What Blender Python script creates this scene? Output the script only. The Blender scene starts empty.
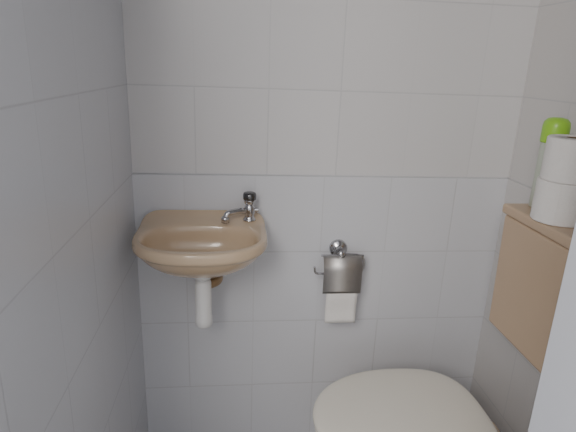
import bpy, bmesh, math
from mathutils import Vector, Matrix

H=1.27
# ------------------------------------------------------------ helpers
def mat(name,col,rough=.4,metal=0,coat=0,noise=0,bump=0,nscale=30,spec=.5):
    m=bpy.data.materials.new(name); m.use_nodes=True
    nt=m.node_tree; b=nt.nodes["Principled BSDF"]
    b.inputs["Base Color"].default_value=(*col,1); b.inputs["Roughness"].default_value=rough
    b.inputs["Metallic"].default_value=metal; b.inputs["Coat Weight"].default_value=coat
    b.inputs["Specular IOR Level"].default_value=spec
    tc=nt.nodes.new("ShaderNodeTexCoord")
    n=nt.nodes.new("ShaderNodeTexNoise"); n.inputs["Scale"].default_value=nscale; n.inputs["Detail"].default_value=4
    nt.links.new(tc.outputs["Object"],n.inputs["Vector"])
    mx=nt.nodes.new("ShaderNodeMix"); mx.data_type='RGBA'
    mx.inputs[6].default_value=(*[c*(1-noise) for c in col],1); mx.inputs[7].default_value=(*[min(1,c*(1+noise)) for c in col],1)
    nt.links.new(n.outputs["Fac"],mx.inputs[0]); nt.links.new(mx.outputs[2],b.inputs["Base Color"])
    if bump:
        bp=nt.nodes.new("ShaderNodeBump"); bp.inputs["Strength"].default_value=bump; bp.inputs["Distance"].default_value=.002
        nt.links.new(n.outputs["Fac"],bp.inputs["Height"]); nt.links.new(bp.outputs[0],b.inputs["Normal"])
    return m

def tile_mat(name,axis,u0,zsplit,col,grout,w=.21,hl=.245,hu=.251,u0l=None,colu=None,gv=.7,gh=.6):
    """glazed/painted wall tiles, horizontal axis 'X' or 'Y'; rows counted from the dado ledge"""
    if u0l is None: u0l=u0
    if colu is None: colu=col
    m=bpy.data.materials.new(name); m.use_nodes=True
    nt=m.node_tree; L=nt.links; b=nt.nodes["Principled BSDF"]
    g=nt.nodes.new("ShaderNodeNewGeometry"); s=nt.nodes.new("ShaderNodeSeparateXYZ"); L.new(g.outputs["Position"],s.inputs[0])
    def M(op,a,bb=None,c=None):
        n=nt.nodes.new("ShaderNodeMath"); n.operation=op
        for i,v in enumerate((a,bb,c)):
            if v is None: continue
            if isinstance(v,(int,float)): n.inputs[i].default_value=v
            else: L.new(v,n.inputs[i])
        return n.outputs[0]
    def MR(x,a,b_,c=0.,d=1.):
        mr=nt.nodes.new("ShaderNodeMapRange"); L.new(x,mr.inputs[0])
        for i,v in enumerate((a,b_,c,d)): mr.inputs[i+1].default_value=v
        return mr.outputs[0]
    z=s.outputs[2]; u=s.outputs[0 if axis=='X' else 1]
    up=M('GREATER_THAN',z,zsplit)
    hh=M('ADD',M('MULTIPLY',up,hu-hl),hl)
    uo=M('ADD',M('MULTIPLY',up,u0-u0l),u0l)
    vv=M('DIVIDE',M('SUBTRACT',z,zsplit),hh); uu=M('DIVIDE',M('SUBTRACT',u,uo),w)
    def edge(x,size):
        f=M('FRACT',M('ADD',x,100.0)); d=M('MINIMUM',f,M('SUBTRACT',1.0,f)); return M('MULTIPLY',d,size)
    eh=MR(edge(vv,.247),.0006,.0028,1.,0.); ev=MR(edge(uu,w),.0006,.0028,1.,0.)
    # the joints are painted over: some nearly vanish. one random weight per joint segment
    cj=nt.nodes.new("ShaderNodeCombineXYZ"); L.new(M('ADD',M('ROUND',M('ADD',uu,100.0)),.31),cj.inputs[0]); L.new(M('ADD',M('FLOOR',M('ADD',vv,100.0)),.17),cj.inputs[1])
    wj=nt.nodes.new("ShaderNodeTexWhiteNoise"); L.new(cj.outputs[0],wj.inputs[0])
    ev=M('MULTIPLY',ev,MR(wj.outputs[0],.1,.95,.08,gv))
    g1=M('MAXIMUM',M('MULTIPLY',eh,gh),ev)
    cu=nt.nodes.new("ShaderNodeCombineXYZ")
    L.new(M('FLOOR',M('ADD',uu,100.0)),cu.inputs[0]); L.new(M('FLOOR',M('ADD',vv,100.0)),cu.inputs[1])
    wn=nt.nodes.new("ShaderNodeTexWhiteNoise"); L.new(cu.outputs[0],wn.inputs[0])
    # tile colour: warmer above the ledge, cooler below
    cm=nt.nodes.new("ShaderNodeMix"); cm.data_type='RGBA'; L.new(up,cm.inputs[0])
    cm.inputs[6].default_value=(*col,1); cm.inputs[7].default_value=(*colu,1)
    hs=nt.nodes.new("ShaderNodeHueSaturation"); L.new(cm.outputs[2],hs.inputs["Color"])
    L.new(M('ADD',M('MULTIPLY',wn.outputs[0],.03),.985),hs.inputs["Value"])
    n2=nt.nodes.new("ShaderNodeTexNoise"); n2.inputs["Scale"].default_value=2.2; n2.inputs["Detail"].default_value=2
    L.new(g.outputs["Position"],n2.inputs["Vector"])
    mx=nt.nodes.new("ShaderNodeMix"); mx.data_type='RGBA'; L.new(g1,mx.inputs[0])
    mx.inputs[7].default_value=(*grout,1); L.new(hs.outputs[0],mx.inputs[6]); L.new(mx.outputs[2],b.inputs["Base Color"])
    L.new(M('ADD',M('MULTIPLY',g1,.2),.30),b.inputs["Roughness"])
    bp=nt.nodes.new("ShaderNodeBump"); bp.inputs["Strength"].default_value=.45; bp.inputs["Distance"].default_value=.0015
    L.new(M('SUBTRACT',M('MULTIPLY',n2.outputs["Fac"],10.0),M('MULTIPLY',g1,.8)),bp.inputs["Height"]); L.new(bp.outputs[0],b.inputs["Normal"])
    return m

def obj(name,bm,m,smooth=True,parent=None,sub=0,bev=0,loc=None,autos=None):
    bmesh.ops.recalc_face_normals(bm,faces=bm.faces)
    me=bpy.data.meshes.new(name); bm.to_mesh(me); bm.free()
    o=bpy.data.objects.new(name,me); bpy.context.collection.objects.link(o)
    if m: me.materials.append(m)
    for p in me.polygons: p.use_smooth=smooth
    if bev:
        b=o.modifiers.new("b",'BEVEL'); b.width=bev; b.segments=4; b.limit_method='ANGLE'; b.angle_limit=math.radians(35)
        w=o.modifiers.new("w",'WEIGHTED_NORMAL')
    if sub:
        s=o.modifiers.new("s",'SUBSURF'); s.levels=sub; s.render_levels=sub
    if parent: o.parent=parent
    if loc: o.location=loc
    return o
def empty(name,loc=(0,0,0)):
    e=bpy.data.objects.new(name,None); e.empty_display_size=.05; e.location=loc
    bpy.context.collection.objects.link(e); return e
def box(bm,x0,x1,y0,y1,z0,z1):
    v=[bm.verts.new((x,y,z)) for x in (x0,x1) for y in (y0,y1) for z in (z0,z1)]
    for f in ((0,1,3,2),(4,6,7,5),(0,4,5,1),(2,3,7,6),(0,2,6,4),(1,5,7,3)): bm.faces.new([v[i] for i in f])
def rings(bm,rs,cap0=True,cap1=True):
    vs=[[bm.verts.new(p) for p in r] for r in rs]; n=len(rs[0])
    for a,b in zip(vs,vs[1:]):
        for i in range(n): bm.faces.new((a[i],a[(i+1)%n],b[(i+1)%n],b[i]))
    if cap0: bm.faces.new(vs[0])
    if cap1: bm.faces.new(vs[-1][::-1])
def lathe(prof,n=40,cap=True,c=(0,0),bm=None):
    bm=bm or bmesh.new()
    rings(bm,[[(c[0]+r*math.cos(2*math.pi*i/n),c[1]+r*math.sin(2*math.pi*i/n),z) for i in range(n)] for r,z in prof],cap,cap)
    return bm
def tube(name,pts,r,m,parent=None,res=8):
    cu=bpy.data.curves.new(name,'CURVE'); cu.dimensions='3D'; cu.bevel_depth=r; cu.bevel_resolution=res; cu.use_fill_caps=True
    sp=cu.splines.new('POLY')
    P=[Vector(p) for p in pts]; out=[P[0]]
    for a,b,c in zip(P,P[1:],P[2:]):
        d=min((b-a).length,(c-b).length)*.45
        p0=b+(a-b).normalized()*d; p1=b+(c-b).normalized()*d
        for k in range(9):
            t=k/8; out.append(p0*(1-t)**2+b*2*t*(1-t)+p1*t*t)
    out.append(P[-1]); sp.points.add(len(out)-1)
    for q,p in zip(sp.points,out): q.co=(*p,1)
    tmp=bpy.data.objects.new(name,cu); bpy.context.collection.objects.link(tmp)
    me=bpy.data.meshes.new_from_object(tmp.evaluated_get(bpy.context.evaluated_depsgraph_get()))
    bpy.data.objects.remove(tmp)
    o=bpy.data.objects.new(name,me); bpy.context.collection.objects.link(o)
    me.materials.clear(); me.materials.append(m)
    for p in me.polygons: p.use_smooth=True
    if parent: o.parent=parent
    return o

# ------------------------------------------------------------ materials
TL=(.71,.72,.76); TU=(.725,.715,.725); GR=(.56,.56,.58)
ZL=H-.318
m_back=tile_mat("tiles_back",'X',.0905,ZL,TL,GR,u0l=.055,colu=TU,gv=.75,gh=.7)
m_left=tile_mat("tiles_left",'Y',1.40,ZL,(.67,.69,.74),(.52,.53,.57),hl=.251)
m_right=tile_mat("tiles_right",'Y',1.40,ZL,(.73,.71,.70),GR,gv=.5)
m_paint=mat("painted_plaster",(.70,.70,.72),.6,noise=.02,bump=.05)
m_block=mat("light_block_render",(.42,.42,.42),.8,noise=.1,bump=.2)  # grey for the added wall that cuts light on the left wall
m_frame=mat("white_gloss_paint",(.70,.72,.78),.35,noise=.02)
m_floor=mat("floor_vinyl",(.10,.085,.07),.5,noise=.25,nscale=18)
m_ground=mat("concrete_ground",(.42,.40,.36),.9,noise=.2,bump=.3)
m_basin=mat("beige_ceramic",(.67,.52,.37),.16,coat=.4,noise=.03,nscale=8)
m_cist=mat("beige_cistern_plastic",(.58,.43,.30),.32,noise=.03,nscale=8)
m_lid=mat("bone_white_plastic",(.83,.80,.72),.25,noise=.02,nscale=6)
m_white=mat("white_plastic",(.80,.80,.80),.3,noise=.02)
m_chrome=mat("chrome",(.62,.62,.64),.18,metal=1,noise=.03)
m_dark=mat("dark_chrome",(.17,.17,.175),.2,metal=.9,noise=.1)
m_steel=mat("brushed_steel",(.62,.60,.585),.5,metal=1,noise=.08,nscale=60)
m_paper=mat("toilet_paper",(.86,.84,.82),.95,noise=.03,bump=.4,nscale=180,spec=.1)
m_card=mat("cardboard_core",(.45,.33,.22),.9,noise=.1)
m_green=mat("lime_plastic",(.38,.72,.07),.3,noise=.03)
m_can=mat("pale_green_label",(.58,.63,.54),.35,noise=.06,nscale=25)
m_brass=mat("aged_brass",(.42,.30,.18),.4,metal=.7,noise=.2)

# ------------------------------------------------------------ room
XL,XR,YB,YF=-.302,.853,1.40,.43
TOP=2.42
def profile_wall(name,m,P,Q,nrm,th=.12,S=.010):
    """extruded wall with a slightly projecting tiled dado"""
    bm=bmesh.new(); P=Vector(P);Q=Vector(Q);n=Vector(nrm)
    prof=[(0,0),(0,ZL-.003),(.001,ZL-.001),(.003,ZL),(S,ZL),(S,TOP),(th,TOP),(th,0)] if S else [(0,0),(0,TOP),(th,TOP),(th,0)]
    a=[bm.verts.new(P+n*d+Vector((0,0,z))) for d,z in prof]; b=[bm.verts.new(Q+n*d+Vector((0,0,z))) for d,z in prof]
    k=len(prof)
    for i in range(k): bm.faces.new((a[i],a[(i+1)%k],b[(i+1)%k],b[i]))
    bm.faces.new(a); bm.faces.new(b[::-1])
    return obj(name,bm,m,smooth=False)
profile_wall("wall_back",m_back,(XL-.12,YB,0),(XR+.12,YB,0),(0,1,0))
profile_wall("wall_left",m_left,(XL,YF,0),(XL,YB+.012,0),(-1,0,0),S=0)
profile_wall("wall_right",m_right,(XR,YF,0),(XR,YB+.012,0),(1,0,0),S=.006)
JX=.442
bm=bmesh.new()
box(bm,JX+.014,XR+.12,YF,.55,0,2.42); box(bm,XL-.0,JX+.014,YF,.55,2.05,2.42)
obj("wall_front",bm,m_paint,smooth=False)
bm=bmesh.new(); box(bm,JX,JX+.014,YF-.01,.556,0,2.05); box(bm,XL,JX+.014,YF-.01,.556,2.03,2.05)
box(bm,JX,JX+.07,YF-.02,YF,0,2.05)
obj("trim_1",bm,m_frame,smooth=False,bev=.002)
# unseen wall outside the door, added to block light from the right
bm=bmesh.new(); box(bm,XR+.0,XR+.12,-1.8,YF,0,2.6); obj("light_block_wall",bm,m_block,smooth=False)
bm=bmesh.new(); box(bm,XL-.12,XR+.12,YF,YB+.12,-.08,0); obj("floor",bm,m_floor,smooth=False)
bm=bmesh.new(); box(bm,XL-.12,XR+.12,YF,YB+.12,TOP,TOP+.1); obj("ceiling",bm,m_paint,smooth=False)
bm=bmesh.new(); box(bm,-5,5,-6,YF,-.12,0); obj("ground",bm,m_ground,smooth=False)

# ------------------------------------------------------------ basin
N=72
def sup(t,a,bf,bb,nf,nb,cy):
    c,s=math.cos(t),math.sin(t)
    if s<0: n=nf;b=bf
    else: n=nb;b=bb
    r=(abs(c/a)**n+abs(s/b)**n)**(-1/n)
    return r*c, cy+r*s
BX,BZ=-.095,H-.448
def outer(t,k): return sup(t,.181*k,.152*k,.158*k,2.3,8.0,-.158)
def inner(t,k): return sup(t,.153*k,.097*k,.104*k,2.5,2.7,-.179)
def deck(y):
    t=max(0,min(1,(y+.074)/.045)); return .012*t*t*(3-2*t)
def lip(y):
    t=max(0,min(1,(y+.024)/.012)); return .012*t*t*(3-2*t)
bm=bmesh.new(); rs=[]
T=[2*math.pi*i/N for i in range(N)]
def R(f,k,z,raise_=0,back=False):
    out=[]
    for t in T:
        x,y=f(t,k)
        if back and y>-.158: y=-.158+(y+.158)*min(1.0,1/k)
        out.append((x,y,z+(deck(y) if raise_ else 0)+(lip(y) if raise_>1 else 0)))
    return out
for k,z in ((.10,-.103),(.28,-.103),(.45,-.098),(.64,-.085),(.82,-.062),(.91,-.042),(.94,-.033),(.975,-.030)): rs.append(R(outer,k,z,back=True))
rs.append(R(outer,1.0,-.024)); rs.append(R(outer,1.0,-.010,2)); rs.append(R(outer,.988,-.001,2)); rs.append(R(outer,.955,.001,2)); rs.append(R(outer,.90,.001,1))
rs.append(R(inner,1.05,.0,1)); rs.append(R(inner,1.0,-.004,1))
for k,z in ((.965,-.018),(.93,-.042),(.86,-.064),(.70,-.080),(.40,-.087),(.12,-.089)): rs.append(R(inner,k,z))
rings(bm,rs)
sink=empty("wash_basin",(BX,YB,BZ))
obj("bowl",bm,m_basin,parent=sink,sub=2)
obj("drain",lathe([(.004,-.0875),(.019,-.0875),(.021,-.084),(.019,-.083),(.012,-.085),(.003,-.086)],c=(0,-.179)),m_chrome,parent=sink)

# tap
tx,ty=.133,-.050; z0=.006
tap=empty("pillar_tap",(BX+tx,YB+ty,BZ+z0))
obj("body",lathe([(.001,0),(.020,0),(.020,.004),(.014,.009),(.0135,.018),(.016,.024),(.0165,.040),(.014,.046),(.011,.051),(.001,.052)]),m_chrome,parent=tap,sub=1)
obj("handle",lathe([(.001,.048),(.010,.048),(.0155,.053),(.0175,.060),(.0185,.068),(.001,.069)]),m_chrome,parent=tap)
obj("cap",lathe([(.001,.064),(.0185,.064),(.0195,.067),(.0195,.078),(.0175,.084),(.012,.086),(.001,.0865)]),m_dark,parent=tap)
tube("spout",[(0,0,.030),(-.032,-.016,.035),(-.066,-.030,.030),(-.070,-.032,.008)],.0085,m_chrome,tap)
obj("nozzle",lathe([(.007,.004),(.0115,.004),(.0115,.018),(.008,.022),(.001,.022)],c=(-.070,-.032)),m_chrome,parent=tap)
tube("side_knob",[(0,0,.033),(.026,0,.033)],.006,m_chrome,tap)

# trap
trap=empty("bottle_trap",(BX+.003,YB-.165,BZ))
obj("tailpiece",lathe([(.016,-.130),(.016,-.102)]),m_white,parent=trap)
obj("nut",lathe([(.001,-.106),(.023,-.106),(.025,-.109),(.025,-.122),(.022,-.126),(.001,-.126)],n=12),m_white,parent=trap,smooth=False,bev=.001)
obj("bottle",lathe([(.001,-.272),(.022,-.272),(.0245,-.268),(.0245,-.245),(.023,-.243),(.023,-.140),(.020,-.130),(.001,-.126)]),m_white,parent=trap)
tube("outlet",[(0,0,-.150),(.040,.03,-.150),(.040,.163,-.150)],.014,m_brass,trap)
bm=lathe([(.001,0),(.028,0),(.028,.004),(.018,.012),(.001,.012)]); bmesh.ops.rotate(bm,verts=bm.verts,matrix=Matrix.Rotation(math.pi/2,3,'X'))
obj("wall_flange",bm,m_brass,parent=trap,loc=(.040,.165,-.150))

# ------------------------------------------------------------ toilet roll holder
hx,hz=.322,H-.550
hold=empty("toilet_roll_holder",(hx,YB,hz))
def ylathe(prof,n=40):
    bm=lathe(prof,n); bmesh.ops.rotate(bm,verts=bm.verts,matrix=Matrix.Rotation(math.pi/2,3,'X')); return bm
obj("rosette",ylathe([(.001,0),(.029,0),(.029,.006),(.026,.011),(.014,.014),(.010,.018),(.009,.050),(.012,.052),(.012,.060),(.001,.061)]),m_chrome,parent=hold)
w=.060
bm=bmesh.new()
prof=[(-.055-.022*math.sin(min(1,t/.35)*math.pi/2), -.004-.118*t) for t in [i/14 for i in range(15)]]
va=[[bm.verts.new((x,y,z)) for (y,z) in prof] for x in (-w+.004,w+.004)]
for i in range(14): bm.faces.new((va[0][i],va[0][i+1],va[1][i+1],va[1][i]))
c=obj("cover_flap",bm,m_steel,parent=hold); sm=c.modifiers.new("t",'SOLIDIFY'); sm.thickness=.0015
tube("hanger_wire",[(.072,-.050,-.006),(-.062,-.050,-.006)],.0036,m_chrome,hold)
tube("roll_arm",[(.0,-.050,.000),(.074,-.050,-.004),(.076,-.050,-.066),(-.078,-.050,-.066),(-.082,-.054,-.042)],.0036,m_chrome,hold)
def roll_bm(r0,r1,L,n=56):
    bm=bmesh.new()
    prof=[(r0,-L/2),(r1-.003,-L/2),(r1,-L/2+.003),(r1,L/2-.003),(r1-.003,L/2),(r0,L/2),(r0,-L/2)]
    rings(bm,[[(r*math.cos(2*math.pi*i/n),r*math.sin(2*math.pi*i/n),z) for i in range(n)] for r,z in prof],False,False)
    bmesh.ops.remove_doubles(bm,verts=bm.verts,dist=1e-5); return bm
bm=roll_bm(.0145,.0245,.096); bmesh.ops.rotate(bm,verts=bm.verts,matrix=Matrix.Rotation(math.pi/2,3,'Y'))
obj("paper_roll",bm,m_paper,parent=hold,loc=(.006,-.0485,-.068),smooth=True)
bm=bmesh.new(); q=[]
for i in range(13):
    z=-.068-.158*i/12; y=-.0735+.002*math.sin(i*.9)
    q.append([bm.verts.new((x,y+.0006*math.sin(x*90),z)) for x in [ -.043+.098*j/8 for j in range(9)]])
for a,b in zip(q,q[1:]):
    for j in range(8): bm.faces.new((a[j],a[j+1],b[j+1],b[j]))
c=obj("hanging_sheet",bm,m_paper,parent=hold); s_=c.modifiers.new("t",'SOLIDIFY'); s_.thickness=.0012

# ------------------------------------------------------------ toilet
toi=empty("toilet",(.655,.988,.016))
def egg(k,z,a=.460,w=.198,sh=0,n=72):
    out=[]
    for i in range(n):
        t=2*math.pi*i/n; c,s=math.cos(t),math.sin(t)
        u=a-.200 if c>0 else .200; e=2.05 if c>0 else 3.0
        r=(abs(c/u)**e+abs(s/w)**e)**(-1/e)
        out.append((-(.200+sh+k*r*c),k*r*s,z))
    return out
bm=bmesh.new(); rings(bm,[egg(.02,.386),egg(.95,.386),egg(.99,.388),egg(1.0,.393),egg(.998,.399),egg(.985,.404),egg(.95,.4065),egg(.80,.409),egg(.5,.411),egg(.05,.412)])
obj("lid",bm,m_lid,parent=toi,sub=1)
bm=bmesh.new(); rings(bm,[egg(.03,.366),egg(.94,.366),egg(.975,.368),egg(.985,.374),egg(.98,.382),egg(.96,.384),egg(.03,.384)])
obj("seat",bm,m_lid,parent=toi,sub=1)
bm=bmesh.new(); rings(bm,[egg(.55,-.016,a=.44,w=.2,sh=-.02),egg(.55,.02,a=.44,w=.2,sh=-.02),egg(.48,.08,sh=-.03),egg(.50,.16,sh=-.02),egg(.68,.24,sh=-.01),egg(.88,.30,sh=0),egg(.94,.34),egg(.945,.362),egg(.92,.364),egg(.03,.364)])
obj("pan",bm,m_basin,parent=toi,sub=1)
bm=bmesh.new(); box(bm,-.06,.060,-.075,.06,.20,.346); obj("pan_shelf",bm,m_basin,parent=toi,bev=.03)
for sgn in (-1,1):
    bm=bmesh.new(); box(bm,-.035,.0,sgn*.055-.016,sgn*.055+.016,.340,.396); obj("hinge",bm,m_lid,parent=toi,bev=.006)

# cistern
CX0,CX1,CY0,CY1=.700,XR-.001,.735,1.143; CT=H-.325
cis=empty("toilet_cistern",(0,0,0))
bm=bmesh.new(); zb=.600; zt=CT-.026
v=[bm.verts.new(p) for p in ((CX0+.007,CY0+.012,zb),(CX1,CY0+.012,zb),(CX1,CY1-.004,zb),(CX0+.007,CY1-.004,zb),(CX0+.001,CY0+.005,zt),(CX1,CY0+.005,zt),(CX1,CY1-.002,zt),(CX0+.001,CY1-.002,zt))]
for f in ((3,2,1,0),(4,5,6,7),(0,1,5,4),(1,2,6,5),(2,3,7,6),(3,0,4,7)): bm.faces.new([v[i] for i in f])
obj("tank",bm,m_cist,parent=cis,bev=.010)
bm=bmesh.new(); box(bm,CX0-.005,CX1,CY0-.004,CY1+.004,CT-.026,CT); obj("cistern_lid",bm,m_cist,parent=cis,bev=.007)
tube("flush_pipe",[(.79,.93,.608),(.79,.93,.33),(.725,.93,.33)],.022,m_white,cis)
obj("flush_nut",lathe([(.001,.574),(.033,.574),(.035,.578),(.035,.596),(.001,.600)],n=8,c=(.79,.93)),m_white,parent=cis,smooth=False)

# ------------------------------------------------------------ things on cistern
def roll(loc,rz=0,name="toilet_roll"):
    e=empty(name,loc)
    o=obj("paper",roll_bm(.021,.0575,.097),m_paper,parent=e)
    md=o.modifiers.new("w",'WEIGHTED_NORMAL')
    obj("core",roll_bm(.0195,.0212,.0965),m_card,parent=e)
    bm=bmesh.new(); a0=rz; q=[]
    for i in range(9):
        a=a0+i*.05; r=.0577+.0012*(i/8)
        q.append([bm.verts.new((r*math.cos(a),r*math.sin(a),z)) for z in (-.0465,.0465)])
    for a,b in zip(q,q[1:]): bm.faces.new((a[0],b[0],b[1],a[1]))
    obj("loose_end",bm,m_paper,parent=e)
roll((.7465,.998,CT+.0485),3.6); roll((.7500,.996,CT+.0485+.0971),4.4)
can=empty("air_freshener_can",(.776,1.108,CT))
obj("body",lathe([(.001,0),(.026,0),(.028,.003),(.028,.165),(.026,.172),(.001,.174)]),m_can,parent=can)
obj("cap",lathe([(.001,.166),(.030,.166),(.031,.169),(.031,.205),(.029,.216),(.022,.224),(.010,.227),(.001,.2275)]),m_green,parent=can)

# ------------------------------------------------------------ light
w=bpy.data.worlds.new("sky"); bpy.context.scene.world=w; w.use_nodes=True
bg=w.node_tree.nodes["Background"]; bg.inputs[0].default_value=(.95,.955,.99,1); bg.inputs[1].default_value=1.2
l=bpy.data.lights.new("overhead_daylight",'AREA'); l.energy=35; l.size=.9; l.color=(1,.95,.885)
o=bpy.data.objects.new("overhead_daylight",l); bpy.context.collection.objects.link(o)
o.location=(-.8,-1.1,2.2); o.rotation_euler=(Vector((.40,1.2,1.2))-Vector(o.location)).to_track_quat('-Z','Y').to_euler()

# ------------------------------------------------------------ camera
Yc=Vector((-51,153,-479)).normalized(); Zc=Vector((57,1498,479)).normalized()
Zc=(Zc-Yc*Zc.dot(Yc)).normalized(); Xc=Yc.cross(Zc)
cam=bpy.data.cameras.new("camera"); cam.sensor_width=36; cam.lens=479/576*36; cam.clip_start=.02
co=bpy.data.objects.new("camera",cam); bpy.context.collection.objects.link(co)
Rm=Matrix((Xc,Yc,Zc)).to_4x4(); co.matrix_world=Matrix.Translation((0,0,H))@Rm
bpy.context.scene.camera=co
